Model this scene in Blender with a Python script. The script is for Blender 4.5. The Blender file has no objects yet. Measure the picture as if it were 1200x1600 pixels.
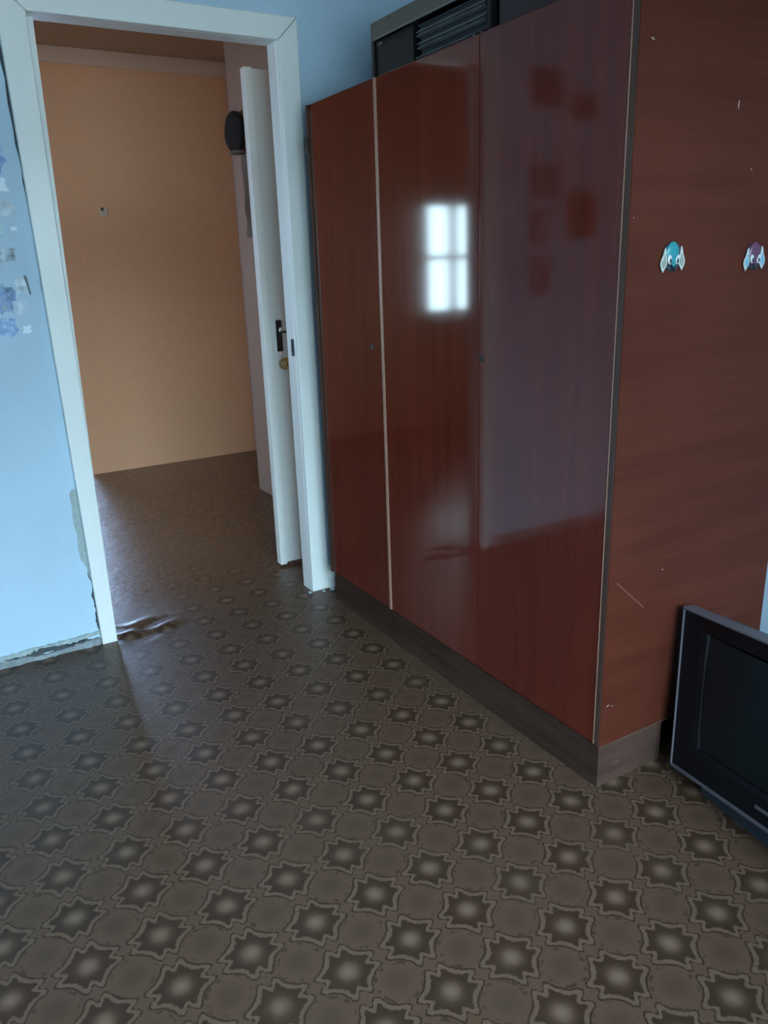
import bpy, bmesh, math, random
from mathutils import Vector, Matrix
random.seed(4)
SC = bpy.context.scene
COL = SC.collection
PI = math.pi

# ---------------------------------------------------------------- camera
cam_d = bpy.data.cameras.new('camera')
cam = bpy.data.objects.new('camera', cam_d)
COL.objects.link(cam)
yaw, pitch, roll = 0.52681, 0.30378, -0.03317
fwd0 = Vector((math.sin(yaw), math.cos(yaw), 0)); rt0 = Vector((math.cos(yaw), -math.sin(yaw), 0)); up0 = Vector((0, 0, 1))
fwd = fwd0*math.cos(pitch) - up0*math.sin(pitch)
up1 = up0*math.cos(pitch) + fwd0*math.sin(pitch)
rt = rt0*math.cos(roll) + up1*math.sin(roll)
up = up1*math.cos(roll) - rt0*math.sin(roll)
M = Matrix.Identity(4)
for i in range(3):
    M[i][0], M[i][1], M[i][2] = rt[i], up[i], -fwd[i]
M.translation = Vector((-0.46857, -2.79519, 1.28682))
cam.matrix_world = M
cam_d.sensor_fit = 'HORIZONTAL'; cam_d.sensor_width = 36.0
cam_d.lens = 36.0*1236.43/1200.0
cam_d.clip_start = 0.02
SC.camera = cam

# ---------------------------------------------------------------- light
SC.view_settings.view_transform = 'Standard'
SC.view_settings.look = 'None'
SC.view_settings.gamma = 1.0
SC.view_settings.use_curve_mapping = False
SC.view_settings.exposure = 2.78
world = bpy.data.worlds.new('overcast_sky')
SC.world = world
world.use_nodes = True
bg = world.node_tree.nodes['Background']
wt = world.node_tree
tc = wt.nodes.new('ShaderNodeTexCoord'); sx = wt.nodes.new('ShaderNodeSeparateXYZ')
mr = wt.nodes.new('ShaderNodeMapRange'); mr.interpolation_type = 'SMOOTHSTEP'
mr.inputs[1].default_value = -.32; mr.inputs[2].default_value = -.04      # dark ground below, even overcast above
skymix = wt.nodes.new('ShaderNodeMix'); skymix.data_type = 'RGBA'
skymix.inputs[6].default_value = (.10, .11, .10, 1); skymix.inputs[7].default_value = (.58, .84, 1.0, 1)
wt.links.new(tc.outputs['Generated'], sx.inputs[0]); wt.links.new(sx.outputs['Z'], mr.inputs[0])
wt.links.new(mr.outputs[0], skymix.inputs[0]); wt.links.new(skymix.outputs[2], bg.inputs['Color'])
bg.inputs['Strength'].default_value = 6.0
SC.cycles.max_bounces = 10
SC.cycles.diffuse_bounces = 6
SC.cycles.glossy_bounces = 5
SC.cycles.transparent_max_bounces = 10
SC.cycles.sample_clamp_indirect = 6.0
SC.cycles.caustics_reflective = False

# real openings: (x0, x1, z0, z1)
REAR_Y, HALL_Y, KIT_Y = -4.2, 2.64, 5.2
W_ROOM = (-1.30, 1.10, 0.80, 2.25)
W_HALL = (-2.60, -1.50, 0.86, 1.76)
W_KIT = (0.0, 0.72, 0.25, 2.10)


def portal(name, x0, x1, y, z0, z1, rx):
    l = bpy.data.lights.new(name, 'AREA'); l.shape = 'RECTANGLE'
    l.size = x1-x0; l.size_y = z1-z0
    l.cycles.is_portal = True
    o = bpy.data.objects.new(name, l); COL.objects.link(o)
    o.location = ((x0+x1)/2, y, (z0+z1)/2); o.rotation_euler = (rx, 0, 0)
    return o


# area lamp faces -Z locally; rx = 90deg makes it face +y, -90deg faces -y
portal('window_portal', W_ROOM[0], W_ROOM[1], REAR_Y-0.13, W_ROOM[2], W_ROOM[3], PI/2)
portal('window_portal', W_HALL[0], W_HALL[1], HALL_Y+0.13, W_HALL[2], W_HALL[3], -PI/2)
W_FILL = (.55, 1.75, .95, 2.05)          # added hall end window, put in to brighten the hall, in y
ps = portal('window_portal', W_FILL[0], W_FILL[1], 0, W_FILL[2], W_FILL[3], PI/2)
ps.location = (-2.83, (W_FILL[0]+W_FILL[1])/2, (W_FILL[2]+W_FILL[3])/2); ps.rotation_euler = (PI/2, 0, -PI/2)
portal('window_portal', W_KIT[0], W_KIT[1], KIT_Y+0.13, W_KIT[2], W_KIT[3], -PI/2)


# ---------------------------------------------------------------- material helpers
class NT:
    def __init__(self, name):
        self.m = bpy.data.materials.new(name); self.m.use_nodes = True
        self.t = self.m.node_tree; self.p = self.t.nodes['Principled BSDF']

    def n(self, kind, **kw):
        nd = self.t.nodes.new(kind)
        for k, v in kw.items():
            setattr(nd, k, v)
        return nd

    def l(self, a, b):
        self.t.links.new(a, b)

    def val(self, sock, v):
        if hasattr(v, 'is_output') or isinstance(v, bpy.types.NodeSocket):
            self.l(v, sock)
        else:
            sock.default_value = v

    def math(self, op, a, b=None, c=None, clamp=False):
        nd = self.n('ShaderNodeMath', operation=op); nd.use_clamp = clamp
        self.val(nd.inputs[0], a)
        if b is not None: self.val(nd.inputs[1], b)
        if c is not None: self.val(nd.inputs[2], c)
        return nd.outputs[0]

    def mix(self, f, a, b):
        nd = self.n('ShaderNodeMix', data_type='RGBA')
        self.val(nd.inputs[0], f)
        for s, v in ((nd.inputs[6], a), (nd.inputs[7], b)):
            if isinstance(v, tuple): s.default_value = (*v[:3], 1)
            else: self.l(v, s)
        return nd.outputs[2]

    def ramp(self, f, stops, interp='LINEAR'):
        nd = self.n('ShaderNodeValToRGB'); cr = nd.color_ramp; cr.interpolation = interp
        while len(cr.elements) < len(stops): cr.elements.new(0.5)
        for e, (p, c) in zip(cr.elements, stops):
            e.position = p
            e.color = (*c, 1) if isinstance(c, tuple) else (c, c, c, 1)
        self.l(f, nd.inputs[0])
        return nd.outputs[0]

    def sstep(self, v, a, b):
        nd = self.n('ShaderNodeMapRange', interpolation_type='SMOOTHSTEP')
        self.val(nd.inputs[0], v)
        nd.inputs[1].default_value = a; nd.inputs[2].default_value = b
        nd.inputs[3].default_value = 0; nd.inputs[4].default_value = 1
        return nd.outputs[0]

    def pos(self):
        return self.n('ShaderNodeNewGeometry').outputs['Position']

    def mapped(self, src, scale=(1, 1, 1), loc=(0, 0, 0)):
        nd = self.n('ShaderNodeMapping'); nd.inputs['Scale'].default_value = scale; nd.inputs['Location'].default_value = loc
        self.l(src, nd.inputs['Vector']); return nd.outputs[0]

    def noise(self, src, scale, detail=3, rough=0.5):
        nd = self.n('ShaderNodeTexNoise'); nd.inputs['Scale'].default_value = scale
        nd.inputs['Detail'].default_value = detail; nd.inputs['Roughness'].default_value = rough
        if src is not None: self.l(src, nd.inputs['Vector'])
        return nd.outputs['Fac']

    def bump(self, h, strength=0.3, dist=0.002):
        nd = self.n('ShaderNodeBump'); nd.inputs['Strength'].default_value = strength; nd.inputs['Distance'].default_value = dist
        self.l(h, nd.inputs['Height']); self.l(nd.outputs[0], self.p.inputs['Normal'])

    def base(self, c):
        self.val(self.p.inputs['Base Color'], (*c, 1) if isinstance(c, tuple) else c)

    def set(self, **kw):
        for k, v in kw.items():
            self.val(self.p.inputs[k.replace('_', ' ')], v)
        return self


def objco(N):
    return N.n('ShaderNodeTexCoord').outputs['Object']


def plain(name, c, rough=0.5, metal=0.0, var=0.12, nscale=30, spec=0.5, bump=0.0):
    """painted / plastic / metal surface with a little mottling"""
    N = NT(name)
    f = N.noise(objco(N), nscale, 4)
    lo = tuple(max(0, x*(1-var)) for x in c); hi = tuple(min(1, x*(1+var)) for x in c)
    N.base(N.mix(f, lo, hi))
    N.set(Roughness=rough, Metallic=metal)
    N.p.inputs['Specular IOR Level'].default_value = spec
    if bump: N.bump(f, bump)
    return N.m


def wall_paint(name, c, stain, rough=0.7, stains=0.25):
    N = NT(name)
    P = N.pos()
    a = N.noise(P, 2.2, 4, 0.6); b = N.noise(P, 55, 3); s = N.noise(P, 7, 5, 0.65)
    col = N.mix(N.sstep(a, 0.35, 0.7), c, tuple(x*0.93 for x in c))
    col = N.mix(N.math('MULTIPLY', N.sstep(s, 0.62, 0.78), stains), col, stain)
    N.base(col); N.set(Roughness=rough)
    N.bump(b, 0.25, 0.002)
    return N.m


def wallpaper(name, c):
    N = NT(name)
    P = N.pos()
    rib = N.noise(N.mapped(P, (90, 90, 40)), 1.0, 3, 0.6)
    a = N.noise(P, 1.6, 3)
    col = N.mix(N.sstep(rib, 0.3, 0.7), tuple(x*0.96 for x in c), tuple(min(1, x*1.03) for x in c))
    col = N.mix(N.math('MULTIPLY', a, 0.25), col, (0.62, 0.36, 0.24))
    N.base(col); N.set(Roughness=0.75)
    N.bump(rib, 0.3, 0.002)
    return N.m


def white_paint(name, c):
    N = NT(name)
    P = objco(N)
    streak = N.noise(N.mapped(P, (40, 40, 3)), 1.0, 4)
    d = N.noise(P, 14, 5, 0.7)
    col = N.mix(N.math('MULTIPLY', streak, 0.35), c, tuple(x*0.84 for x in c))
    col = N.mix(N.math('MULTIPLY', N.sstep(d, 0.68, 0.8), 0.5), col, (0.38, 0.36, 0.30))
    N.base(col); N.set(Roughness=0.38)
    N.bump(streak, 0.25, 0.002)
    return N.m


def lino():
    """printed linoleum: star flowers on a 14 cm square grid, round medallions between"""
    N = NT('linoleum'); T = 0.1409
    P = N.pos()
    warp = N.n('ShaderNodeTexNoise'); warp.inputs['Scale'].default_value = 45; warp.inputs['Detail'].default_value = 2
    N.l(P, warp.inputs['Vector'])
    off = N.n('ShaderNodeVectorMath', operation='SUBTRACT'); N.l(warp.outputs['Color'], off.inputs[0]); off.inputs[1].default_value = (.5, .5, .5)
    sc = N.n('ShaderNodeVectorMath', operation='SCALE'); N.l(off.outputs[0], sc.inputs[0]); sc.inputs['Scale'].default_value = 0.008
    ad = N.n('ShaderNodeVectorMath', operation='ADD'); N.l(P, ad.inputs[0]); N.l(sc.outputs[0], ad.inputs[1])
    sp = N.n('ShaderNodeSeparateXYZ'); N.l(ad.outputs[0], sp.inputs[0])

    def cell(s, o):
        return N.math('SUBTRACT', N.math('FRACT', N.math('DIVIDE', N.math('SUBTRACT', s, o), T)), 0.5)
    u = N.math('ABSOLUTE', cell(sp.outputs[0], 0.1815 - T/2)); v = N.math('ABSOLUTE', cell(sp.outputs[1], -1.303 - T/2))
    r = N.math('SQRT', N.math('ADD', N.math('MULTIPLY', u, u), N.math('MULTIPLY', v, v)))
    hi = N.math('MAXIMUM', u, v); lo = N.math('MINIMUM', u, v)
    phi = N.math('DIVIDE', N.math('ARCTAN2', lo, hi), PI/4)          # 0 on the grid axis .. 1 on the diagonal
    R = N.ramp(phi, [(0, .338), (.08, .350), (.17, .415), (.29, .455), (.42, .438), (.56, .392), (.74, .356), (1.0, .344)], 'EASE')
    Ri = N.ramp(phi, [(0, .262), (.10, .280), (.32, .370), (.46, .352), (.62, .302), (1.0, .276)], 'EASE')
    d = N.math('SUBTRACT', r, R); di = N.math('SUBTRACT', r, Ri)
    inv = N.math('SUBTRACT', 0.5, u); inw = N.math('SUBTRACT', 0.5, v)
    rm = N.math('SQRT', N.math('ADD', N.math('MULTIPLY', inv, inv), N.math('MULTIPLY', inw, inw)))
    g1 = N.noise(P, 260, 4, 0.7); g2 = N.noise(P, 60, 4, 0.6); g3 = N.noise(P, 3.0, 4, 0.6)
    BASE, BAND, LINE, DARK, LITE, MED = (.092, .053, .034), (.124, .076, .050), (.025, .013, .008), (.038, .020, .012), (.185, .118, .082), (.058, .033, .021)
    col = N.mix(N.math('MULTIPLY', N.sstep(rm, .30, .04), .62), BASE, MED)                 # medallion heart
    spk = N.math('MULTIPLY', N.sstep(N.math('ABSOLUTE', N.math('SUBTRACT', rm, .300)), .045, .01), N.sstep(g2, .50, .64))
    col = N.mix(N.math('MULTIPLY', spk, .8), col, LINE)
    col = N.mix(N.math('MULTIPLY', N.sstep(N.math('ABSOLUTE', N.math('SUBTRACT', d, .014)), .026, .008), .88), col, LINE)
    col = N.mix(N.sstep(d, .006, -.012), col, BAND)
    star = N.ramp(N.math('DIVIDE', r, .36), [(0, LITE), (.18, (.150, .094, .064)), (.46, (.060, .034, .022)), (.66, DARK), (1, DARK)])
    col = N.mix(N.sstep(di, .012, -.012), col, star)
    col = N.mix(N.math('MULTIPLY', g1, .34), col, (.050, .031, .020))
    wear = N.math('MULTIPLY', N.sstep(g3, .45, .75), .35)
    col = N.mix(wear, col, (.076, .049, .032))
    # the hall strip is a plain, browner cut of the same covering, worn nearly smooth
    hall = N.sstep(sp.outputs[1], -.1, 1.0)
    col = N.mix(N.math('MULTIPLY', hall, .60), col, (.150, .078, .044))
    N.base(col)
    rg = N.n('ShaderNodeMapRange'); N.l(g2, rg.inputs[0]); rg.inputs[3].default_value = .30; rg.inputs[4].default_value = .48
    gl = N.sstep(sp.outputs[1], .0, .4)
    N.l(N.math('SUBTRACT', rg.outputs[0], N.math('MULTIPLY', gl, .12)), N.p.inputs['Roughness'])
    N.l(N.math('ADD', N.math('MULTIPLY', gl, .20), .28), N.p.inputs['Specular IOR Level'])
    h = N.math('ADD', N.math('MULTIPLY', g1, .12), N.math('MULTIPLY', N.noise(P, 9, 4, .6), 1.6))
    N.bump(h, 0.35, 0.004)
    return N.m


def wood(name, c1, c2, vertical=True, coat=1.0, rough=0.45, coat_rough=0.075, scuff=0.0, spec=0.0):
    N = NT(name)
    P = N.pos()
    s = (26, 26, 1.1) if vertical else (1.6, 1.6, 30)
    g = N.noise(N.mapped(P, s), 1.0, 5, 0.62)
    g2 = N.noise(N.mapped(P, tuple(x*5 for x in s)), 1.0, 3, 0.6)
    b = N.noise(P, 2.4, 3)
    f = N.math('ADD', N.math('MULTIPLY', g, .7), N.math('MULTIPLY', g2, .3))
    col = N.mix(N.sstep(f, .36, .64), c1, c2)
    col = N.mix(N.math('MULTIPLY', N.sstep(b, .4, .7), .35), col, tuple(x*1.25 for x in c2))
    if scuff:
        s1 = N.noise(P, 26, 6, .75)
        col = N.mix(N.math('MULTIPLY', N.sstep(s1, .60, .74), scuff), col, (.20, .15, .13))
    N.base(col)
    N.set(Roughness=rough)
    N.p.inputs['Specular IOR Level'].default_value = spec
    N.p.inputs['Coat Weight'].default_value = coat
    N.p.inputs['Coat Roughness'].default_value = coat_rough
    N.p.inputs['Coat IOR'].default_value = 1.5
    wav = N.noise(N.mapped(P, (5, 5, 1.2)), 1.0, 2)
    nd = N.n('ShaderNodeBump'); nd.inputs['Strength'].default_value = .05; nd.inputs['Distance'].default_value = .0015
    N.l(wav, nd.inputs['Height']); N.l(nd.outputs[0], N.p.inputs['Coat Normal'])
    N.bump(f, 0.03, 0.0005)
    return N.m


def paper(name, cols, scale=28, seed=0.0):
    N = NT(name)
    P = N.mapped(N.pos(), (1, 1, 1), (seed, seed*.3, seed*1.7))
    f = N.noise(P, scale, 4, .6)
    st = [(0.30+0.42*i/(max(1, len(cols)-1)), c) for i, c in enumerate(cols)]
    N.base(N.ramp(f, st)); N.set(Roughness=0.6)
    return N.m


# ---------------------------------------------------------------- mesh helpers
def box(bm, x0, x1, y0, y1, z0, z1, bevel=0.0, mtx=None):
    r = bmesh.ops.create_cube(bm, size=1.0)
    vs = r['verts']
    bmesh.ops.scale(bm, vec=(x1-x0, y1-y0, z1-z0), verts=vs)
    bmesh.ops.translate(bm, vec=((x0+x1)/2, (y0+y1)/2, (z0+z1)/2), verts=vs)
    if bevel:
        es = list({e for v in vs for e in v.link_edges})
        rb = bmesh.ops.bevel(bm, geom=es, offset=bevel, segments=2, affect='EDGES', profile=0.7)
        vs = list({v for f in rb['faces'] for v in f.verts} | {v for v in vs if v.is_valid})
    if mtx is not None:
        bmesh.ops.transform(bm, matrix=mtx, verts=vs)
    return vs


def cyl(bm, c, axis, r1, r2, depth, seg=24):
    q = Vector((0, 0, 1)).rotation_difference(Vector(axis).normalized()).to_matrix().to_4x4()
    r = bmesh.ops.create_cone(bm, cap_ends=True, segments=seg, radius1=r1, radius2=r2, depth=depth, matrix=Matrix.Translation(c) @ q)
    return r['verts']


def ball(bm, c, s, rot=None, u=20, v=12):
    m = Matrix.Translation(c) @ (rot or Matrix.Identity(4)) @ Matrix.Diagonal((*s, 1))
    return bmesh.ops.create_uvsphere(bm, u_segments=u, v_segments=v, radius=1.0, matrix=m)['verts']


def poly_prism(bm, pts, vec):
    """extrude a 3D polygon along vec"""
    a = [bm.verts.new(p) for p in pts]; b = [bm.verts.new(Vector(p)+Vector(vec)) for p in pts]
    n = len(a)
    bm.faces.new(a); bm.faces.new(b[::-1])
    for i in range(n):
        bm.faces.new((a[i], b[i], b[(i+1) % n], a[(i+1) % n]))


def tube(bm, pts, r, seg=10):
    for p, q in zip(pts[:-1], pts[1:]):
        p, q = Vector(p), Vector(q)
        cyl(bm, (p+q)/2, q-p, r, r, (q-p).length, seg)
    for p in pts:
        ball(bm, p, (r, r, r), u=seg, v=6)


def obj(name, bm, mat, parent=None, smooth=False, mtx=None):
    if mtx is not None:
        bmesh.ops.transform(bm, matrix=mtx, verts=bm.verts)
    bmesh.ops.recalc_face_normals(bm, faces=bm.faces)
    me = bpy.data.meshes.new(name)
    bm.to_mesh(me); bm.free()
    me.materials.append(mat)
    if smooth:
        me.polygons.foreach_set('use_smooth', [True]*len(me.polygons))
        me.set_sharp_from_angle(angle=math.radians(40))
    o = bpy.data.objects.new(name, me); COL.objects.link(o)
    if smooth:
        wn = o.modifiers.new('weighted_normal', 'WEIGHTED_NORMAL'); wn.keep_sharp = True; wn.weight = 100
    if parent is not None:
        o.parent = parent
        o.matrix_parent_inverse = parent.matrix_world.inverted() if parent.matrix_world != Matrix.Identity(4) else Matrix.Identity(4)
        loc = Vector(parent.get('base', (0, 0, 0)))
        o.matrix_parent_inverse = Matrix.Translation(-loc)
    return o


def bxo(name, dims, mat, parent=None, bevel=0.0):
    bm = bmesh.new(); box(bm, *dims, bevel=bevel)
    return obj(name, bm, mat, parent, smooth=bevel > 0)


def thing(name, label, cat, loc, group=None):
    o = bpy.data.objects.new(name, None); COL.objects.link(o)
    o.location = loc; o.empty_display_size = 0.05
    o['base'] = list(loc)
    o['label'] = label; o['category'] = cat
    if group: o['group'] = group
    return o


def tag(o, label, cat, group=None):
    o['label'] = label; o['category'] = cat
    if group: o['group'] = group
    return o


def struct(name, bm, mat, parent=None, smooth=False):
    o = obj(name, bm, mat, parent, smooth)
    if parent is None: o['kind'] = 'structure'
    return o


def struct_root(name, loc):
    o = bpy.data.objects.new(name, None); COL.objects.link(o); o.location = loc; o['base'] = list(loc); o['kind'] = 'structure'
    return o


# ---------------------------------------------------------------- materials
m_wall = wall_paint('blue_wall_paint', (.45, .60, .73), (.40, .44, .46), stains=.22)
m_wall2 = wall_paint('pale_wall_paint', (.60, .68, .74), (.40, .44, .46), stains=.15)
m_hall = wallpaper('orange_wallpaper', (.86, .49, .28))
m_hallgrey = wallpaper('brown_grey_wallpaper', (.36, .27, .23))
m_blocker = wall_paint('blocker_finish', (.20, .19, .17), (.12, .11, .10), stains=.3)  # surface of the added outdoor light blocker
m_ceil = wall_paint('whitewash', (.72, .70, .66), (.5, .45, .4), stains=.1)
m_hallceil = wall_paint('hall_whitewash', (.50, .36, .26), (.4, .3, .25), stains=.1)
m_white = white_paint('white_gloss_paint', (.80, .82, .80))
m_cornice = white_paint('cornice_paint', (.80, .62, .50))
m_lino = lino()
m_ward = wood('lacquered_mahogany', (.098, .0150, .0088), (.126, .0200, .0115))
m_side = wood('satin_mahogany', (.055, .0128, .0076), (.070, .0175, .0102), vertical=False, coat=.08, coat_rough=.3, rough=.5, spec=.05)
m_edge = wood('light_edge_band', (.060, .032, .025), (.085, .048, .038), coat=.5, coat_rough=.2)
m_gilt = plain('pale_edge_band', (.36, .19, .135), .4)
m_plinth = wood('worn_plinth', (.040, .022, .016), (.064, .038, .029), vertical=False, coat=0, rough=.8, scuff=.25)
m_gap = plain('dark_gap', (.012, .009, .009), .8)
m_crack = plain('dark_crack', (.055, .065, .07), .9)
m_plaster = plain('bare_plaster', (.33, .40, .40), .9, var=.25, nscale=60, bump=.4)
m_chrome = plain('chrome', (.88, .89, .90), .12, metal=.3, var=.03)
m_black = plain('black_enamel', (.014, .018, .022), .25)
m_brass = plain('aged_brass', (.62, .52, .34), .22, metal=.8, var=.2)
m_tvblack = plain('tv_black_plastic', (.004, .004, .006), .42, spec=.25)
m_tvrim = plain('tv_silver_plastic', (.10, .09, .105), .4, var=.05)
m_tvbody = plain('tv_dark_housing', (.045, .05, .058), .5)
m_tvbase = plain('tv_blue_grey_plastic', (.035, .045, .058), .5)
m_screen = plain('tv_glass', (.006, .011, .013), .2, var=.04, spec=.3)
m_dark = plain('dark_lacquered_board', (.005, .0045, .007), .5, spec=.25)
m_beige = plain('beige_board', (.105, .090, .068), .55, var=.2)
m_teal = plain('teal_plastic', (.018, .19, .22), .35)
m_plum = plain('plum_plastic', (.095, .030, .070), .35)
m_stone = plain('grey_green_plastic', (.22, .24, .20), .4)
m_sky = plain('light_blue_plastic', (.12, .29, .37), .4)
m_ivory = plain('ivory_plastic', (.50, .50, .49), .35)
m_outline = plain('navy_backing', (.018, .022, .030), .5)
m_cloth = plain('dark_felt', (.016, .016, .016), .9)
m_grey = plain('grey_cloth', (.20, .16, .14), .9)


def glass(name='window_glass', tint=(1, 1, 1)):
    N = NT(name)
    t = N.t; out = t.nodes['Material Output']
    tr = N.n('ShaderNodeBsdfTransparent'); tr.inputs['Color'].default_value = (*tint, 1); gl = N.n('ShaderNodeBsdfGlossy'); gl.inputs['Roughness'].default_value = .02
    fr = N.n('ShaderNodeFresnel'); fr.inputs['IOR'].default_value = 1.45
    mx = N.n('ShaderNodeMixShader'); N.l(fr.outputs[0], mx.inputs[0]); N.l(tr.outputs[0], mx.inputs[1]); N.l(gl.outputs[0], mx.inputs[2])
    N.l(mx.outputs[0], out.inputs['Surface'])
    return N.m


m_glass = glass()
m_dimglass = glass('dimming_window_glass', (.66, .64, .61))  # tint put in to dim the window's light and its reflection
m_blueglass = glass('blue_tint_window_glass', (.72, .76, 1.0))  # blue tint put in to turn the floor sheen bluer

# ---------------------------------------------------------------- room shell
RX0, RX1 = -1.90, 1.438
DW, DH = 0.793, 2.02           # clear opening between the casings
CZ = 2.62
WT = .048


def floor_mesh():
    bm = bmesh.new()
    # fine patch at the threshold carries the wrinkles of the torn covering
    def h(x, y):
        k = math.exp(-((x-.10)/.13)**2) * math.exp(-((y-.03)/.075)**2)
        return k*(.009*math.sin(62*y+9*x+1.3*math.sin(20*x)) + .006*math.sin(38*x-30*y) + .006)
    xs = [RX0-.9, -.3, 0.0] + [0.0+.007*i for i in range(1, 58)] + [.6, 1.0, 2.0]
    ys = [REAR_Y-.2, -2, -.5, -.25] + [-.25+.007*i for i in range(1, 80)] + [.5, 1.5, 2.7, KIT_Y+.2]
    g = [[bm.verts.new((x, y, max(0, h(x, y)) if 0 <= x < .45 and -.25 < y < .31 else 0)) for y in ys] for x in xs]
    for i in range(len(xs)-1):
        for j in range(len(ys)-1):
            bm.faces.new((g[i][j], g[i+1][j], g[i+1][j+1], g[i][j+1]))
    return bm


struct('floor', floor_mesh(), m_lino, smooth=True)

bm = bmesh.new(); box(bm, RX0-.1, RX1+.1, REAR_Y-.1, .1, CZ, CZ+.1)
struct('ceiling', bm, m_ceil)
bm = bmesh.new(); box(bm, -2.69, 1.60, WT+.01, HALL_Y, 2.556, CZ)
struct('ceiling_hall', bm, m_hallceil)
bm = bmesh.new(); box(bm, -2.8, 1.75, .1, KIT_Y+.1, CZ, CZ+.1)
struct('ceiling_kitchen', bm, m_ceil)


def wall_with_hole(y0, y1, x0, x1, hx0, hx1, hz0, hz1, zt=CZ):
    bm = bmesh.new()
    box(bm, x0, hx0, y0, y1, 0, zt); box(bm, hx1, x1, y0, y1, 0, zt)
    box(bm, hx0, hx1, y0, y1, hz1, zt)
    if hz0 > 0: box(bm, hx0, hx1, y0, y1, 0, hz0)
    return bm


wall_back = struct('wall_back', wall_with_hole(0, WT, RX0-.1, RX1+.1, -.012, DW+.012, 0, DH+.012), m_wall)
# the hall side of the same wall is papered
bm = wall_with_hole(WT, WT+.006, -2.7, 1.6, -.012, DW+.012, 0, DH+.012)
struct('wall_hall_near', bm, m_hall)
bm = bmesh.new(); box(bm, RX1, RX1+.1, REAR_Y, 0, 0, CZ); struct('wall_right', bm, m_wall)
bm = bmesh.new(); box(bm, RX0-.1, RX0, REAR_Y, 0, 0, CZ); struct('wall_left', bm, m_wall)
struct('wall_rear', wall_with_hole(REAR_Y-.12, REAR_Y, RX0-.1, RX1+.1, *W_ROOM), m_wall2)

# added unseen light blocker outside: shades the upper room, leaves sky for the lower
bm = bmesh.new(); box(bm, -22, 18, -13.6, -13.2, 0, 3.3); struct('yard_blocker', bm, m_blocker)
# hall
bm = bmesh.new()
box(bm, -2.8, W_HALL[0], HALL_Y, HALL_Y+.12, 0, CZ)
box(bm, W_HALL[0], W_HALL[1], HALL_Y, HALL_Y+.12, 0, W_HALL[2]); box(bm, W_HALL[0], W_HALL[1], HALL_Y, HALL_Y+.12, W_HALL[3], CZ)
box(bm, W_HALL[1], -.40, HALL_Y, HALL_Y+.12, 0, CZ)
box(bm, -.40, .45, HALL_Y, HALL_Y+.12, 2.08, CZ)
box(bm, .45, 1.75, HALL_Y, HALL_Y+.12, 0, CZ)
struct('wall_hall_far', bm, m_hall)
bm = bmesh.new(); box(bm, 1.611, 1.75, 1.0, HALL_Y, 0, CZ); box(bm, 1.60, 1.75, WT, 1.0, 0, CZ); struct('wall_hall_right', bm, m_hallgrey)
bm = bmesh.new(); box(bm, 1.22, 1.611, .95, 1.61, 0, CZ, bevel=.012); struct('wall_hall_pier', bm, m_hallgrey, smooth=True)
bm = bmesh.new()
box(bm, -2.8, -2.7, WT, W_FILL[0], 0, CZ); box(bm, -2.8, -2.7, W_FILL[1], HALL_Y, 0, CZ)
box(bm, -2.8, -2.7, W_FILL[0], W_FILL[1], 0, W_FILL[2]); box(bm, -2.8, -2.7, W_FILL[0], W_FILL[1], W_FILL[3], CZ)
struct('wall_hall_left', bm, m_hall)
bm = bmesh.new(); box(bm, -1.3, -1.2, HALL_Y+.12, KIT_Y, 0, CZ); struct('wall_kitchen_left', bm, m_wall2)
bm = bmesh.new(); box(bm, 1.65, 1.75, HALL_Y+.12, KIT_Y, 0, CZ); struct('wall_kitchen_right', bm, m_wall2)
struct('wall_kitchen_far', wall_with_hole(KIT_Y, KIT_Y+.12, -1.3, 1.75, *W_KIT), m_wall2)
# pale cornice strip along the top of the orange wall
bm = bmesh.new()
box(bm, .45, 1.611, HALL_Y-.018, HALL_Y, 2.468, 2.555, bevel=.004); box(bm, -2.7, -.4, HALL_Y-.018, HALL_Y, 2.468, 2.555, bevel=.004)
struct('trim_cornice', bm, m_cornice, smooth=True)


def window(name, w, y, inward, nmull, zbar, gmat=None):
    """frame, mullions, panes; inward = +1 if the room lies at larger y"""
    x0, x1, z0, z1 = w
    root = struct_root(name, ((x0+x1)/2, y, z0))
    bm = bmesh.new(); t = .05
    a, b = sorted((y-inward*.05, y-inward*.10))
    box(bm, x0, x0+t, a, b, z0, z1, .004); box(bm, x1-t, x1, a, b, z0, z1, .004)
    box(bm, x0+t, x1-t, a, b, z0, z0+t, .004); box(bm, x0+t, x1-t, a, b, z1-t, z1, .004)
    obj('window_frame', bm, m_white, root, True)
    xs = [x0+t+(x1-x0-2*t)*(i+1)/(nmull+1) for i in range(nmull)]
    for x in xs:
        bxo('mullion', (x-.025, x+.025, a, b, z0+t, z1-t), m_white, root, .004)
    edges = [x0+t]+[v for x in xs for v in (x-.025, x+.025)]+[x1-t]
    for i in range(nmull+1):
        bxo('glazing_bar', (edges[2*i], edges[2*i+1], a+.01, b-.01, zbar-.015, zbar+.015), m_white, root, .003)
        bm = bmesh.new()
        ym = (a+b)/2
        v = [bm.verts.new(p) for p in ((edges[2*i], ym, z0+t), (edges[2*i+1], ym, z0+t), (edges[2*i+1], ym, z1-t), (edges[2*i], ym, z1-t))]
        bm.faces.new(v)
        obj('pane', bm, gmat or m_glass, root)
    p, q = sorted((y-inward*.05, y+inward*.10))
    bxo('window_sill', (x0-.04, x1+.04, p, q, z0-.03, z0), m_white, root, .006)
    return root


window('window_1', W_ROOM, REAR_Y, 1, 1, 1.75)
window('window_2', W_HALL, HALL_Y, -1, 3, 1.32, m_dimglass)
window('window_3', W_KIT, KIT_Y, -1, 1, 1.7, m_blueglass)

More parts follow.
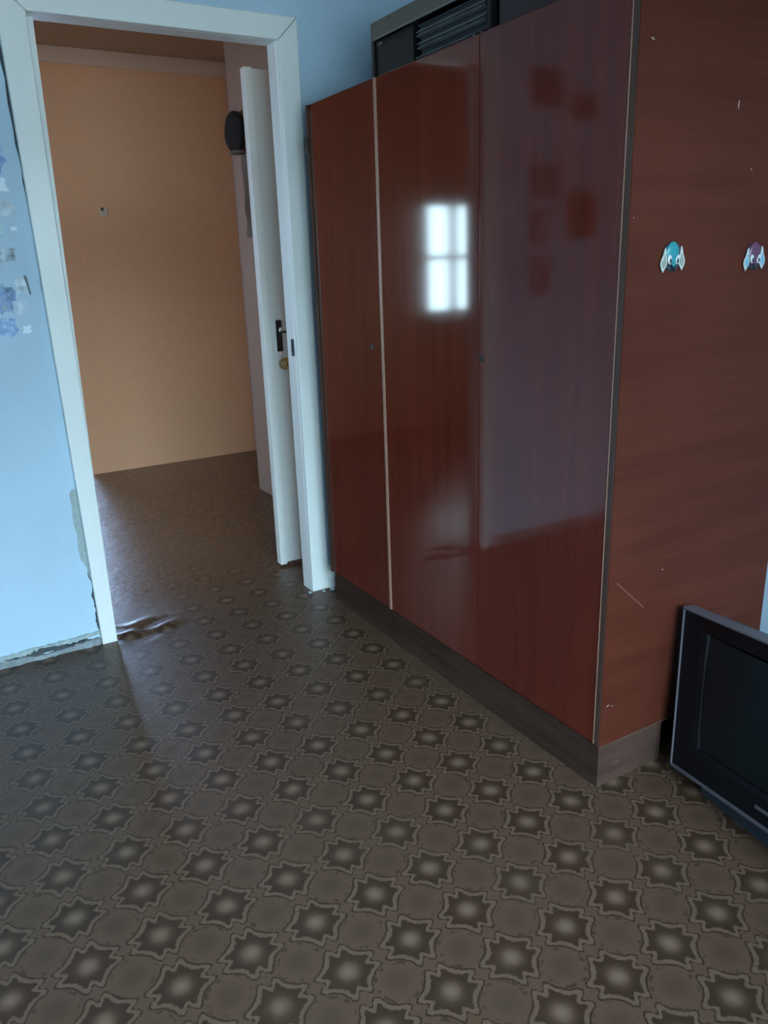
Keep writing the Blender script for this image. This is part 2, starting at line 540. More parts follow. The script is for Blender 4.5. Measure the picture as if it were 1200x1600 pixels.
w4 = window('fill_window', W_FILL, 0, -1, 1, 1.5, glass('dark_tint_window_glass', (.30, .31, .36)))  # added unseen window to brighten the hall; dark tint holds its light down
w4.location = (-2.70, (W_FILL[0]+W_FILL[1])/2, W_FILL[2]); w4.rotation_euler = (0, 0, PI/2)
# ---------------------------------------------------------------- door frame of the room (casings, jambs)
fr = struct_root('door_1', (DW/2, 0, 0))
CW = .074
# jamb liners line the wall opening
def prism_xz(pts, y0, y1):
    bm = bmesh.new(); poly_prism(bm, [(x, y0, z) for x, z in pts], (0, y1-y0, 0)); return bm


obj('jamb', prism_xz([(-.012, 0), (.002, 0), (.026, DH), (-.012, DH)], .035, WT+.02), m_white, fr)
obj('jamb', prism_xz([(DW-.0, 0), (DW+.012, 0), (DW+.012, DH), (DW-.004, DH)], .0, WT+.02), m_white, fr)
obj('head_jamb', prism_xz([(-.012, DH), (DW+.012, DH), (DW+.012, DH+.012), (-.012, DH+.012)], .0, WT+.02), m_white, fr)
m_lin = m_white


def casing(pts, name='casing'):
    bm = bmesh.new()
    poly_prism(bm, [(x, -.022, z) for x, z in pts], (0, .022, 0))
    bmesh.ops.recalc_face_normals(bm, faces=bm.faces)
    es = [e for e in bm.edges if all(abs(v.co.y+.022) < 1e-6 for v in e.verts)]
    bmesh.ops.bevel(bm, geom=es, offset=.005, segments=3, affect='EDGES', profile=.6)
    return obj(name, bm, m_white, fr, True)


casing([(-.053, 0), (0, 0), (0, DH), (-.082, DH+.075)])
casing([(DW, 0), (DW+CW, 0), (DW+CW, DH+.0745), (DW, DH)])
casing([(0.0015, DH+.0005), (DW-.0015, DH+.0005), (DW+CW-.0015, DH+.075), (-.0805, DH+.0755)], 'head_casing')
bm = bmesh.new(); box(bm, DW-.0065, DW-.001, .006, .024, .962, 1.025, .001); sp_ = obj('strike_plate', bm, m_crack, fr, True); sp_['label'] = 'dark strike plate on the right jamb'
bm = bmesh.new(); box(bm, DW-.0072, DW-.0064, .010, .018, .975, 1.012); obj('latch_hole', bm, m_gap, sp_)
# hall-side casings
bxo('casing', (-.075, -.001, WT+.006, WT+.024, 0, DH), m_white, fr, .004)
bxo('casing', (DW+.012, DW+.085, WT+.006, WT+.024, 0, DH), m_white, fr, .004)


# ---------------------------------------------------------------- cracks, bare plaster, broken skirting on the back wall
def ragged(pts_l, pts_r, y0, y1):
    bm = bmesh.new()
    ring = [(x, y0, z) for x, z in pts_l] + [(x, y0, z) for x, z in reversed(pts_r)]
    poly_prism(bm, ring, (0, y1-y0, 0)); return bm


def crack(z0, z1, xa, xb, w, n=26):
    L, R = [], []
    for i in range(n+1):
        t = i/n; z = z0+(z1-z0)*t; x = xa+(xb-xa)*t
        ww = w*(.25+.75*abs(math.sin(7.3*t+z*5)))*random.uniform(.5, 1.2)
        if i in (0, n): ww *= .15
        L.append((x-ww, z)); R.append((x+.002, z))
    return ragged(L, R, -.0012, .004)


wk = wall_back
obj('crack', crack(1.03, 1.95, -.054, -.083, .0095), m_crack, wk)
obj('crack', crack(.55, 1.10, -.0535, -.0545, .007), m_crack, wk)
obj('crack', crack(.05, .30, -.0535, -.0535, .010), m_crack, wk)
L = [(-.050, .22), (-.060, .26), (-.066, .30), (-.080, .33), (-.083, .37), (-.079, .42), (-.086, .47), (-.082, .53), (-.085, .57), (-.074, .585)]
R = [(-.050, .22), (-.050, .585)]
obj('plaster_patch', ragged(L, R, -.0018, .004), m_plaster, wk)
L = [(-.052, .62), (-.060, .66), (-.057, .72), (-.063, .80), (-.058, .86), (-.052, .9)]
obj('plaster_patch', ragged(L, [(-.052, .62), (-.052, .9)], -.0015, .004), m_plaster, wk)
bm = bmesh.new()   # crack above the head casing
pts = [(-.02+.034*i, DH+.0755+random.uniform(0, .004)) for i in range(26)]
poly_prism(bm, [(x, -.0012, z) for x, z in pts]+[(x, -.0012, DH+.074) for x, z in reversed(pts)], (0, .005, 0))
obj('crack', bm, m_crack, wk)
bm = bmesh.new()   # gap between wall and right casing
pts = [(DW+CW+random.uniform(.0005, .005), .05+i*.08) for i in range(26)]
poly_prism(bm, [(x, -.0012, z) for x, z in pts]+[(DW+CW-.002, -.0012, z) for x, z in reversed(pts)], (0, .005, 0))
obj('crack', bm, m_crack, wk)


def rough_bar(x0, x1, y0, y1, zfun, n, amp):
    bm = bmesh.new(); rows = []
    for i in range(n+1):
        x = x0+(x1-x0)*i/n
        a, b = zfun(i/n)
        j = lambda: random.uniform(-amp, amp)
        rows.append([bm.verts.new(p) for p in ((x, y1, max(0, a)), (x, y0+j(), max(0, a+j()*.3)), (x, y0+j()*.8, b+j()), (x, y1, b+j()))])
    for p, q in zip(rows[:-1], rows[1:]):
        for k in range(4):
            bm.faces.new((p[k], p[(k+1) % 4], q[(k+1) % 4], q[k]))
    bm.faces.new(rows[0]); bm.faces.new(rows[-1][::-1])
    return bm


sk = struct_root('baseboard_left', (-.5, 0, 0))
obj('skirting', rough_bar(RX0, -.056, -.016, 0, lambda t: (0, .020+.006*math.sin(40*t)), 150, .004), plain('chipped_skirting', (.24, .27, .285), .8, var=.45, nscale=45), sk)
obj('crack', rough_bar(RX0, -.10, -.0125, .0, lambda t: (.020, .033+.007*math.sin(63*t)), 150, .004), m_crack, sk)
obj('plaster_ridge', rough_bar(-.42, -.055, -.010, .0, lambda t: (.022+.016*t, .040+.010*t), 40, .003), m_plaster, sk)
br = struct_root('baseboard_right', (.95, 0, 0))
bm = bmesh.new()
poly_prism(bm, [(DW+CW, 0, 0), (DW+CW, -.030, 0), (DW+CW, -.030, .045), (DW+CW, -.004, .095), (DW+CW, 0, .095)], (RX1-DW-CW-.002, 0, 0))
obj('skirting', bm, m_white, br)

# debris by the casings
for k, (x, y, s) in enumerate([(.83, -.045, .009), (.87, -.052, .012), (.90, -.06, .014), (.925, -.064, .010), (.776, -.03, .011)]):
    lab = ['small plaster crumb directly before the right door casing', 'plaster crumb at the right corner of the right door casing', 'largest plaster crumb, by the white skirting left of the wardrobe', 'plaster crumb nearest the wardrobe plinth', 'plaster crumb on the doorway side of the right door casing'][k]
    bm = bmesh.new(); r = bmesh.ops.create_icosphere(bm, subdivisions=1, radius=s)
    for v in bm.verts: v.co *= random.uniform(.7, 1.2); v.co.z = max(-s*.4, v.co.z*.5)
    bmesh.ops.translate(bm, vec=(x, y, s*.4), verts=bm.verts)
    tag(obj('plaster_crumb', bm, m_plaster), lab, 'debris', 'plaster crumbs by the casing')

# ---------------------------------------------------------------- the white hall door leaf
lf = struct_root('door_2', (.79, .33, .015))
bm = bmesh.new(); box(bm,   .828, 1.545, .318, .356, .018, 2.004, .003); obj('leaf', bm, m_white, lf, True)
bm = bmesh.new(); box(bm, .796, .8275, .310, .352, .012, 2.007, .004); obj('edge_strip', bm, m_white, lf, True)
bm = bmesh.new()
box(bm, .8285, .8335, .3155, .319, .02, 2.0, .001)
obj('bead', bm, m_white, lf, True)
hd = bmesh.new()
for z, r in ((1.083, .016), (.945, .014)):
    cyl(hd, (.862, .3135, z), (0, 1, 0), r, r, .009)
box(hd, .847, .877, .309, .318, .948, 1.083, .003)
hplate = obj('handle_plate', hd, m_chrome, lf, True); hplate['label'] = 'chrome edged lock plate'
hb = bmesh.new(); box(hb, .8495, .8755, .304, .310, .953, 1.074, .003); hbo = obj('black_inlay', hb, m_black, hplate, True)
kn = bmesh.new(); ball(kn, (.866, .298, 1.040), (.008, .008, .011)); cyl(kn, (.866, .305, 1.04), (0, 1, 0), .005, .005, .014)
obj('knob', kn, m_chrome, hplate, True)
lv = bmesh.new()
tube(lv, [(.866, .312, 1.033), (.866, .288, 1.033), (.905, .284, 1.031), (.911, .284, 1.027)], .0042)
lever = obj('lever_handle', lv, m_black, lf, True); lever['label'] = 'thin dark lever'
rl = bmesh.new()
cyl(rl, (.881, .312, .900), (0, 1, 0), .026, .026, .010, 32); cyl(rl, (.881, .303, .900), (0, 1, 0), .017, .021, .016, 32)
cyl(rl, (.881, .292, .900), (0, 1, 0), .010, .012, .010, 24)
rlo = obj('lock_cylinder', rl, m_brass, lf, True); rlo['label'] = 'round brass lock below the handle'
ks = bmesh.new(); box(ks, .8795, .8825, .2862, .2875, .894, .906); obj('key_slot', ks, m_black, rlo)
sp = bmesh.new(); ball(sp, (.866, .310, .940), (.006, .004, .006)); obj('screw', sp, m_chrome, hplate, True)

# ---------------------------------------------------------------- small things in the hall
sw = thing('wall_hook_plate', 'small pale square plate with a dark screw on the orange hall wall', 'plate', (.735, HALL_Y, 1.65))
bm = bmesh.new(); box(bm, .712, .758, HALL_Y-.007, HALL_Y, 1.628, 1.676, .003); obj('plate', bm, plain('pale_card', (.62, .55, .46), .6), sw, True)
bm = bmesh.new(); ball(bm, (.728, HALL_Y-.008, 1.668), (.009, .006, .009)); obj('screw', bm, m_black, sw, True)

cp = thing('hanging_cap', 'dark rounded cap hanging on the grey hall pier behind the door leaf', 'cap', (1.215, 1.44, 1.95))
bm = bmesh.new()
ball(bm, (1.178, 1.435, 1.965), (.042, .100, .112), u=28, v=18)
for v in bm.verts:
    if v.co.z > 2.0: v.co.z -= (v.co.z-2.0)*.25
    v.co.y += .008*math.sin(v.co.z*40)
obj('crown', bm, m_cloth, cp, True)
bm = bmesh.new(); ball(bm, (1.170, 1.40, 1.858), (.040, .058, .012)); obj('brim', bm, m_grey, cp, True)
bm = bmesh.new(); tube(bm, [(1.22, 1.435, 2.03), (1.19, 1.435, 2.03), (1.185, 1.435, 2.05)], .006); obj('peg', bm, m_black, cp, True)
sc_ = bmesh.new()
N0 = 16; rows = []
for i in range(N0+1):
    z = 1.845-.40*i/N0
    w = .030+.012*math.sin(i*.5)
    y = 1.385+.006*math.sin(i*.9)
    rows.append([sc_.verts.new(p) for p in ((1.205, y-w, z), (1.182+.006*math.sin(i), y-w*.4, z), (1.188, y+w*.4, z), (1.205, y+w, z), (1.217, y, z))])
for p, q in zip(rows[:-1], rows[1:]):
    for k in range(5): sc_.faces.new((p[k], p[(k+1) % 5], q[(k+1) % 5], q[k]))
sc_.faces.new(rows[0]); sc_.faces.new(rows[-1][::-1])
obj('strap', sc_, m_grey, cp, True)

# ---------------------------------------------------------------- wardrobe
WX, WH, WHZ = .830, 1.804, .120
YA, YB, YC, YD = -.125, -.590, -1.088, -1.587
DEP = .606
wd = thing('wardrobe', 'tall glossy mahogany three-door wardrobe against the right wall', 'wardrobe', (WX+DEP/2, (YA+YD)/2, 0))
XB = WX+DEP
bxo('side_panel', (WX, XB, YD, YD+.018, WHZ, WH), m_side, wd, .0015)
bxo('side_panel', (WX, XB, YA-.018, YA, WHZ, WH), m_side, wd, .0015)
bxo('top_panel', (WX+.006, XB, YD+.018, YA-.018, WH-.018, WH), m_side, wd)
bxo('bottom_panel', (WX+.022, XB, YD+.018, YA-.018, WHZ, WHZ+.018), m_side, wd)
bxo('back_panel', (XB-.006, XB-.001, YD+.018, YA-.018, WHZ+.018, WH-.018), m_side, wd)
bxo('partition', (WX+.022, XB-.006, YB-.009, YB+.009, WHZ+.018, WH-.018), m_side, wd)
# light bands on the panel edges
bxo('edge_band', (WX-.0012, WX, YD+.0022, YD+.0158, WHZ, WH), m_edge, wd)
bxo('edge_band', (WX-.0012, WX, YA-.0165, YA-.0015, WHZ, WH), m_edge, wd)
bxo('filler_strip', (WX+.002, WX+.020, YA-.0365, YA-.0185, WHZ+.002, WH-.018), m_edge, wd, .0012)
bxo('hinge', (WX-.006, WX+.004, YA-.010, YA+.012, 1.655, 1.705), m_black, wd, .002)
# doors
def door(y0, y1, name='door'):
    bm = bmesh.new(); box(bm, WX+.0005, WX+.0195, y0, y1, WHZ+.004, WH-.003, .0022)
    return obj(name, bm, m_ward, wd, True)


d1 = door(YB+.0065, YA-.0385); d2 = door(YC+.0012, YB-.0065); d3 = door(YD+.0215, YC-.0012)
bm = bmesh.new(); box(bm, WX-.0030, WX+.012, YB-.0058, YB+.0058, WHZ+.006, WH-.003, .0015)
e = obj('cover_strip', bm, m_gilt, wd, True); e['label'] = 'pale wooden strip between the first two doors'
bm = bmesh.new(); box(bm, WX-.0016, WX+.001, YD+.0185, YD+.0205, WHZ+.004, WH-.003); obj('edge_line', bm, m_gilt, wd)


def keyhole(y, z, parent):
    bm = bmesh.new(); cyl(bm, (WX-.0008, y, z), (1, 0, 0), .0085, .0095, .0036, 24)
    ring = obj('escutcheon', bm, plain('dull_metal', (.020, .015, .013), .35, metal=.3), parent, True)
    return ring


k1 = keyhole(-.524, 1.030, d1); k3 = keyhole(-1.1035, 1.040, d3)
for y, z, d in ((-.524, 1.030, d1), (-1.1035, 1.040, d3)):
    bm = bmesh.new(); cyl(bm, (WX-.0028, y, z+.002), (1, 0, 0), .0032, .0032, .0012, 12); box(bm, WX-.0034, WX-.0022, y-.0015, y+.0015, z-.006, z+.001)
    obj('key_slot', bm, m_black, d)
# plinth boards, slightly set back, with a joint under the strip
bxo('plinth', (WX+.005, WX+.023, YD+.006, YB-.002, 0, WHZ-.0015), m_plinth, wd, .001)
bxo('plinth', (WX+.008, WX+.026, YB+.002, YA-.02, 0, WHZ-.0015), m_plinth, wd, .001)
bxo('plinth', (WX+.0235, 1.063, YD+.006, YD+.024, 0, WHZ-.0015), m_plinth, wd, .001)
bxo('plinth', (1.20, XB-.01, YD+.026, YD+.044, 0, WHZ-.0015), m_plinth, wd, .001)
bxo('plinth', (WX+.03, XB-.01, YA-.04, YA-.022, 0, WHZ-.0015), m_plinth, wd, .001)
bm = bmesh.new(); box(bm, WX-.002, 1.08, YD-.0012, YD, WHZ-.001, WHZ+.003); obj('edge_line', bm, m_edge, wd)
# nicks in the side veneer
for x, z, w, h, a in [(.866, 1.683, .010, .004, .3), (1.137, 1.585, .004, .018, .1), (1.012, .556, .004, .004, 0), (.852, .233, .010, .003, -.3), (.866, .228, .004, .003, 0), (1.20, 1.46, .004, .004, 0), (.842, 1.36, .003, .003, 0)]:
    bm = bmesh.new()
    cyl(bm, (0, 0, 0), (0, 1, 0), 1, 1, 1, 10)
    bmesh.ops.scale(bm, vec=(w/2, .0006, h/2), verts=bm.verts)
    bmesh.ops.rotate(bm, cent=(0, 0, 0), matrix=Matrix.Rotation(a, 3, 'Y'), verts=bm.verts)
    bmesh.ops.translate(bm, vec=(x, YD-.0001, z), verts=bm.verts)
    n_ = obj('chip', bm, plain('bare_chip', (.26, .20, .17), .8), wd)
bm = bmesh.new(); poly_prism(bm, [(.856, YD-.0004, .556), (.858, YD-.0004, .5575), (.955, YD-.0004, .4715), (.953, YD-.0004, .470)], (0, .0008, 0))
obj('scratch', bm, plain('scratch_line', (.135, .045, .030), .6), wd)

# ---------------------------------------------------------------- things on top of the wardrobe
bx = thing('shelf_box', 'dark open-fronted box with a beige front band lying on the wardrobe', 'box', (1.06, -.70, WH))
BZ0, BZ1 = WH, 1.990
FX = .93
bxo('side_board', (FX, 1.22, -.425, -.408, BZ0, BZ1), m_dark, bx, .002)
bxo('side_board', (FX, 1.22, -1.003, -.986, BZ0, BZ1), m_dark, bx, .002)
bxo('bottom_board', (FX+.01, 1.22, -.986, -.425, BZ0, BZ0+.014), m_dark, bx)
bxo('top_board', (FX, 1.22, -.986, -.425, BZ1-.012, BZ1), m_dark, bx)
bxo('back_board', (1.21, 1.22, -.986, -.425, BZ0+.014, BZ1-.012), m_dark, bx)
bxo('divider', (FX+.004, 1.21, -.640, -.625, BZ0+.014, BZ1-.012), m_dark, bx)
bxo('door_panel', (FX+.006, FX+.016, -.625, -.425, BZ0+.014, BZ1-.053), m_dark, bx)
fb = bxo('front_band', (FX-.008, FX, -.986, -.425, BZ1-.050, BZ1-.004), m_beige, bx, .003); fb['label'] = 'beige band along the upper front'
bxo('band_lip', (FX-.012, FX-.006, -.986, -.428, BZ1-.054, BZ1-.049), plain('pale_lip', (.17, .16, .145), .4), bx, .001)
bxo('catch', (FX+.000, FX+.006, -.470, -.448, BZ1-.068, BZ1-.061), m_tvrim, bx, .001)
# flat folders stacked in the right-hand bay
cols = [(.055, .07, .085), (.09, .11, .13), (.035, .05, .065), (.10, .12, .135), (.045, .055, .07), (.11, .125, .14), (.04, .05, .06)]
names = ['dark slate folder lying lowest in the stack inside the shelf box', 'blue-grey folder second from the bottom in the shelf box stack', 'dark blue-green folder third from the bottom in the shelf box stack',
         'pale blue-grey folder in the middle of the shelf box stack', 'charcoal folder third from the top of the shelf box stack', 'pale grey folder second from the top of the shelf box stack', 'dark grey folder on top of the shelf box stack']
z = BZ0+.014
for k in range(7):
    h = [.018, .014, .020, .014, .017, .013, .016][k]
    r_ = thing('folder', names[k], 'folder', (1.06, -.77, z), 'folders stacked in the shelf box')
    jit = [.004, .0, .006, .002, .005, .001, .004][k]; y0 = -.905 if k < 2 else -.972
    bxo('cover', (FX+.006+jit, 1.19, y0, -.648-jit*2, z, z+.0025), plain('folder_edge', tuple(min(1, c*.9) for c in cols[k]), .5), r_, .0008)
    bxo('pages', (FX+.011+jit, 1.187, y0+.004, -.652-jit*2, z+.0026, z+h-.0036), plain('folder_pages', tuple(c*.35 for c in cols[k]), .8), r_)
    bxo('cover', (FX+.006+jit, 1.19, y0, -.648-jit*2, z+h-.0035, z+h-.0008), plain('folder_edge', tuple(min(1, c*.9) for c in cols[k]), .5), r_, .0008)
    z += h
for k, (y, lab) in enumerate([(-.926, 'dark paper roll lying in the shelf box beside the folders'), (-.958, 'dark paper roll lying at the right end of the shelf box')]):
    bm = bmesh.new()
    A = [(.0135, .0), (.0135, .22), (.010, .22), (.010, 0)]
    seg = 20
    rings = [[bm.verts.new((FX+.004+x, y+r*math.cos(2*PI*i/seg), BZ0+.0285+r*math.sin(2*PI*i/seg))) for i in range(seg)] for r, x in A]
    for a, b in zip(rings, rings[1:]+rings[:1]):
        for i in range(seg): bm.faces.new((a[i], a[(i+1) % seg], b[(i+1) % seg], b[i]))
    tag(obj('paper_roll', bm, plain('grey_paper_roll', (.10, .11, .125), .6), smooth=True), lab, 'roll', 'rolls in the shelf box')
# dark case beside it
cs = thing('suitcase', 'dark maroon case lying on the wardrobe beside the shelf box', 'suitcase', (1.08, -1.24, WH))
m_case = plain('maroon_vinyl', (.030, .014, .016), .55, bump=.2)
bm = bmesh.new(); box(bm, .94, 1.36, -1.46, -1.02, WH, WH+.105, .012); obj('lower_shell', bm, m_case, cs, True)
bm = bmesh.new(); box(bm, .94, 1.36, -1.46, -1.02, WH+.107, WH+.20, .012); obj('lid', bm, m_case, cs, True)
bm = bmesh.new(); tube(bm, [(.94, -1.30, WH+.09), (.915, -1.295, WH+.09), (.912, -1.24, WH+.09), (.915, -1.185, WH+.09), (.94, -1.18, WH+.09)], .007); obj('handle', bm, m_black, cs, True)
for y in (-1.40, -1.08):
    bxo('latch', (.934, .941, y-.018, y+.018, WH+.085, WH+.125), m_gap, cs, .001)


# ---------------------------------------------------------------- animal-face hooks on the wardrobe side
def leafpts(c, w, h, lean, n=28, k=1.0):
    """ear outline: narrow at the top, broad low, pointed at the bottom; in the xz plane"""
    pts = []
    for i in range(n):
        a = 2*PI*i/n
        t = math.cos(a)                        # 1 top .. -1 bottom
        wid = (.36+.64*math.exp(-((t+.28)/.52)**2))
        if t < -.72: wid *= max(.28, 1-(-.72-t)*2.2)
        x = w/2*math.sin(a)*wid*k; zz = h/2*t*k
        pts.append((c[0]+x+lean*zz, c[1]+zz))
    return pts


def hook(cx, cz, m_head, m_in, label):
    cx -= .0052
    r = thing('animal_hook', label, 'hook', (cx, YD, cz), 'animal-face hooks on the wardrobe side')
    Y = YD
    def pl(pts, y0, y1, mat, name, parent):
        bm = bmesh.new(); poly_prism(bm, [(x, Y-y0, z) for x, z in pts], (0, -(y1-y0), 0))
        bmesh.ops.recalc_face_normals(bm, faces=bm.faces)
        es = [e for e in bm.edges if all(abs(v.co.y-(Y-y1)) < 1e-6 for v in e.verts)]
        bmesh.ops.bevel(bm, geom=es, offset=min(.0012, (y1-y0)*.4), segments=2, affect='EDGES')
        return obj(name, bm, mat, parent, True)
    def ell(x, z, a, b, n=28):
        return [(x+a*math.cos(2*PI*i/n), z+b*math.sin(2*PI*i/n)) for i in range(n)]
    # navy backing with wide shoulders behind the head
    bk = [(cx+.030*math.sin(t)*(1 if math.cos(t) > 0 else .95), cz+.030*math.cos(t)) for t in [2*PI*i/32 for i in range(32)]]
    pl(bk, 0, .004, m_outline, 'backing', r)
    bm = bmesh.new(); ball(bm, (cx-.0015, Y-.004, cz+.006), (.0195, .0065, .0245), u=24, v=14)
    for v in bm.verts: v.co.y = min(v.co.y, Y-.0035)
    hd = obj('head', bm, m_head, r, True)
    for s in (-1, 1):
        ear = pl(leafpts((cx+s*.0268, cz-.0055+(-.0015 if s < 0 else .0015)), .0215, .0505, s*-.10), .0042, .0062, m_ivory, 'ear', r)
        pl(leafpts((cx+s*.0270, cz-.0085+(-.0015 if s < 0 else .0015)), .0195, .0400, s*-.10, k=.78), .0062, .0068, m_in, 'inner_ear', ear)
        bm = bmesh.new(); ball(bm, (cx-.0015+s*.0118, Y-.0085, cz-.006), (.0064, .0022, .0098), Matrix.Rotation(s*.18, 4, 'Y')); ey = obj('eye', bm, m_ivory, r, True)
        bm = bmesh.new(); ball(bm, (cx-.0015+s*.0108, Y-.0104, cz-.0085), (.0033, .0010, .0052)); obj('pupil', bm, m_outline, ey, True)
    bm = bmesh.new(); ball(bm, (cx-.0005, Y-.0085, cz-.0165), (.0060, .0030, .0040)); obj('snout', bm, m_head, r, True)
    bm = bmesh.new(); tube(bm, [(cx+.001, Y-.004, cz-.024), (cx+.002, Y-.010, cz-.0275), (cx+.003, Y-.012, cz-.023)], .0028); obj('hook_arm', bm, m_outline, r, True)
    return r


hook(.967, 1.282, m_teal, m_stone, 'teal animal-face hook with grey ears on the wardrobe side nearer the front edge')
hook(1.241, 1.277, m_plum, m_sky, 'plum animal-face hook with light blue ears on the wardrobe side farther back')

# ---------------------------------------------------------------- torn paper scraps and pictures on the wall left of the door
def scrap(name, x0, x1, z0, z1, mat, label, cat, group=None, torn=.25, y=-.0006, n=18):
    pts = []
    cx, cz, w, h = (x0+x1)/2, (z0+z1)/2, (x1-x0)/2, (z1-z0)/2
    for i in range(n):
        a = 2*PI*i/n+.1
        c, s = math.cos(a), math.sin(a)
        k = 1/max(abs(c), abs(s))              # square outline
        k *= 1-random.uniform(0, torn)
        pts.append((cx+w*c*k, y, cz+h*s*k))
    bm = bmesh.new(); poly_prism(bm, pts, (0, -.0012, 0))
    return tag(obj(name, bm, mat), label, cat, group)


G = 'torn sticker scraps beside the door'
BL, WHT, GR, DK = (.22, .36, .60), (.70, .80, .90), (.38, .46, .53), (.10, .13, .17)
scr = [(-.175, -.112, 1.575, 1.690, [(.10, .15, .36), (.25, .36, .66), WHT], 'dark blue torn sticker strip, uppermost of the scraps left of the door'),
       (-.180, -.117, 1.525, 1.572, [(.75, .85, .95), WHT], 'white torn paper scrap just under the dark blue sticker strip'),
       (-.185, -.110, 1.455, 1.515, [GR, (.50, .58, .64), WHT], 'grey mottled torn sticker with a white lower rim left of the door'),
       (-.135, -.112, 1.418, 1.432, [WHT, (.75, .85, .95)], 'tiny white paper flake under the grey mottled sticker'),
       (-.205, -.150, 1.395, 1.445, [GR, (.40, .62, .66), WHT], 'grey-green sticker remnant at the left edge of the picture'),
       (-.180, -.125, 1.325, 1.372, [DK, GR, WHT], 'grey sticker scrap with dark specks above the square white scrap'),
       (-.150, -.108, 1.225, 1.285, [GR, WHT, (.75, .85, .95)], 'squarish white torn scrap with a dark right edge left of the door'),
       (-.205, -.148, 1.165, 1.270, [DK, BL, GR], 'dark slashed blue sticker scrap beside the squarish white one'),
       (-.165, -.112, 1.165, 1.220, [WHT, (.45, .56, .68), (.75, .85, .95)], 'white torn scrap below the squarish white one'),
       (-.225, -.150, 1.100, 1.165, [(.16, .30, .58), (.26, .42, .68), WHT], 'bright blue torn sticker, lowest large scrap left of the door'),
       (-.148, -.118, 1.108, 1.140, [WHT, (.75, .85, .95)], 'small white paper flake right of the bright blue torn sticker')]
for i, (a, b, c, d, cl, lab) in enumerate(scr):
    scrap('paper_scrap', a, b, c, d, paper('scrap_print', cl, 34, i*3.1), lab, 'scrap', G, .42, y=-.0006-.0004*(i % 3))
bm = bmesh.new(); poly_prism(bm, [(-.118, -.0022, 1.288), (-.110, -.0022, 1.286), (-.104, -.0022, 1.232), (-.108, -.0022, 1.228)], (0, -.0008, 0))
tag(obj('paper_scrap', bm, paper('dark_print', [DK, (.10, .11, .13)], 30)), 'thin dark sliver along the edge of the squarish white scrap', 'scrap', G)
pics = [(-.443, -.255, 1.885, 2.044, [(.11, .10, .12), (.17, .15, .16)], 'dark picture, top left of those mirrored in the third wardrobe door'),
        (-.650, -.476, 1.857, 1.960, [(.16, .11, .11), (.22, .16, .15)], 'brown-red picture, top right of those mirrored in the third wardrobe door'),
        (-.455, -.260, 1.530, 1.684, [(.08, .06, .09), (.30, .30, .36), (.10, .08, .10)], 'blotchy dark picture at mid height mirrored in the third wardrobe door'),
        (-.370, -.262, 1.340, 1.500, [(.12, .10, .14), (.34, .36, .44)], 'narrow dark picture under the blotchy one mirrored in the third door'),
        (-.395, -.262, 1.130, 1.300, [(.10, .08, .12), (.36, .38, .46)], 'dark picture, lowest of those mirrored in the third wardrobe door'),
        (-.663, -.482, 1.363, 1.573, [(.20, .075, .030), (.26, .10, .045)], 'plain orange-brown picture mirrored in the third wardrobe door')]
for i, (a, b, c, d, cl, lab) in enumerate(pics):
    scrap('wall_picture', a, b, c, d, paper('picture_print', cl, 16, i*5.7), lab, 'picture', 'pictures on the wall left of the door', .06, y=-.0006)

# ---------------------------------------------------------------- television
A0 = Vector((1.026, -1.645, .030))
U = Vector((-.176, -.980, .088)).normalized()
V = Vector((.092, .073, .993)); V = (V-U*V.dot(U)).normalized()
Dd = U.cross(V) * -1
Dd = V.cross(U) * -1 if False else Dd
if Dd.x < 0: Dd = -Dd                       # depth, away from the viewer
TM = Matrix.Identity(4)
for i in range(3):
    TM[i][0], TM[i][1], TM[i][2] = U[i], Dd[i], V[i]
TM.translation = A0
tv = thing('television', 'black tube television with silver rim on the floor beside the wardrobe', 'television', (1.15, -1.95, 0))
TW, TH = .600, .428


def loops(bm, rings, close=True):
    """skin successive rectangular rings [(x0,x1,z0,z1,y), ...] in tv coordinates"""
    prev = None
    for x0, x1, z0, z1, y in rings:
        vs = [bm.verts.new(p) for p in ((x0, y, z0), (x1, y, z0), (x1, y, z1), (x0, y, z1))]
        if prev:
            for k in range(4): bm.faces.new((prev[k], prev[(k+1) % 4], vs[(k+1) % 4], vs[k]))
        prev = vs


def tobj(name, bm, mat, parent, smooth=False):
    return obj(name, bm, mat, parent, smooth, mtx=TM)


bm = bmesh.new(); e_ = .009
loops(bm, [(.003, TW-.003, .003, TH-.003, .040), (0, TW, 0, TH, .034), (0, TW, 0, TH, .003), (.002, TW-.002, .002, TH-.002, 0), (.004, TW-.004, .008, TH-.006, 0), (.004, TW-.004, .009, TH-.008, .006)])
tobj('rim', bm, m_tvrim, tv)
SX0, SX1, SZ0, SZ1 = .082, .518, .085, .375
bm = bmesh.new()
loops(bm, [(.004, TW-.004, .009, TH-.008, .005), (.060, TW-.060, .066, SZ1+.018, .009), (SX0-.006, SX1+.006, SZ0-.006, SZ1+.006, .012), (SX0, SX1, SZ0, SZ1, .019)])
tobj('bezel', bm, m_tvblack, tv)
bm = bmesh.new(); n = 20; grid = []
for i in range(n+1):
    for j in range(n+1):
        a, b = i/n*2-1, j/n*2-1
        grid.append(bm.verts.new((SX0+(SX1-SX0)*i/n, .0185-.0125*(1-.55*a*a-.45*b*b), SZ0+(SZ1-SZ0)*j/n)))
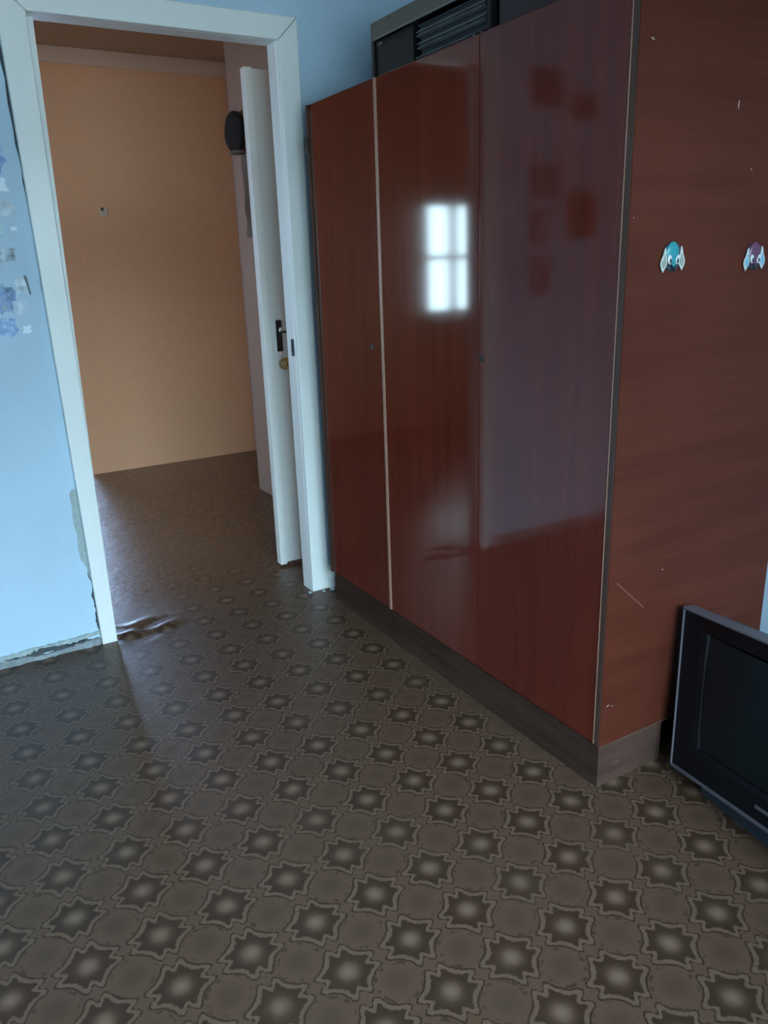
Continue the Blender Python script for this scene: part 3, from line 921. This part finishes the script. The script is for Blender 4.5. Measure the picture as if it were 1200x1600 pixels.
for i in range(n):
    for j in range(n):
        k = i*(n+1)+j
        bm.faces.new((grid[k], grid[k+n+1], grid[k+n+2], grid[k+1]))
tobj('screen', bm, m_screen, tv, True)
bm = bmesh.new()
loops(bm, [(.006, TW-.006, .006, TH-.016, .0405), (.010, TW-.010, .008, TH-.03, .11), (.06, TW-.06, .012, TH-.07, .20), (.14, TW-.14, .015, TH-.11, .33), (.15, TW-.15, .02, TH-.12, .345)])
x0, x1, z0, z1, y = (.15, TW-.15, .02, TH-.12, .345)
bm.faces.new([bm.verts.new(p) for p in ((x0, y, z0), (x1, y, z0), (x1, y, z1), (x0, y, z1))])
bmesh.ops.remove_doubles(bm, verts=bm.verts, dist=1e-5)
tobj('housing', bm, m_tvbody, tv)
for k in range(9):
    bm = bmesh.new(); box(bm, .12+.04*k, .145+.04*k, .105, .112+.045, TH-.054, TH-.050); tobj('vent', bm, m_gap, tv)
bm = bmesh.new(); box(bm, .272, .328, .0055, .0085, .036, .044, .0008); b_ = tobj('badge', bm, plain('faint_badge', (.10, .10, .11), .4), tv)
for k in range(4):
    bm = bmesh.new(); cyl(bm, (.40+.035*k, .006, .040), (0, 1, 0), .006, .006, .006, 14); tobj('button', bm, m_tvblack, tv, True)
# blue-grey lower body between the rim and the floor
def tvp(x, y, z): return TM @ Vector((x, y, z))
bm = bmesh.new()
top = [tvp(.09, .022, .001), tvp(TW-.03, .022, .001), tvp(TW-.03, .30, .014), tvp(.09, .30, .014)]
bot = []
for i, p in enumerate(top):
    q = p.copy(); q.z = 0.0
    if i < 2: q += Vector((Dd.x, Dd.y, 0))*(.004 if i == 0 else .008)
    bot.append(q)
tv_v = [bm.verts.new(p) for p in top]; bv = [bm.verts.new(p) for p in bot]
bm.faces.new(tv_v); bm.faces.new(bv[::-1])
for k in range(4): bm.faces.new((tv_v[k], tv_v[(k+1) % 4], bv[(k+1) % 4], bv[k]))
bs = obj('base', bm, m_tvbase, tv); bs['label'] = 'blue-grey wedge under the rim'
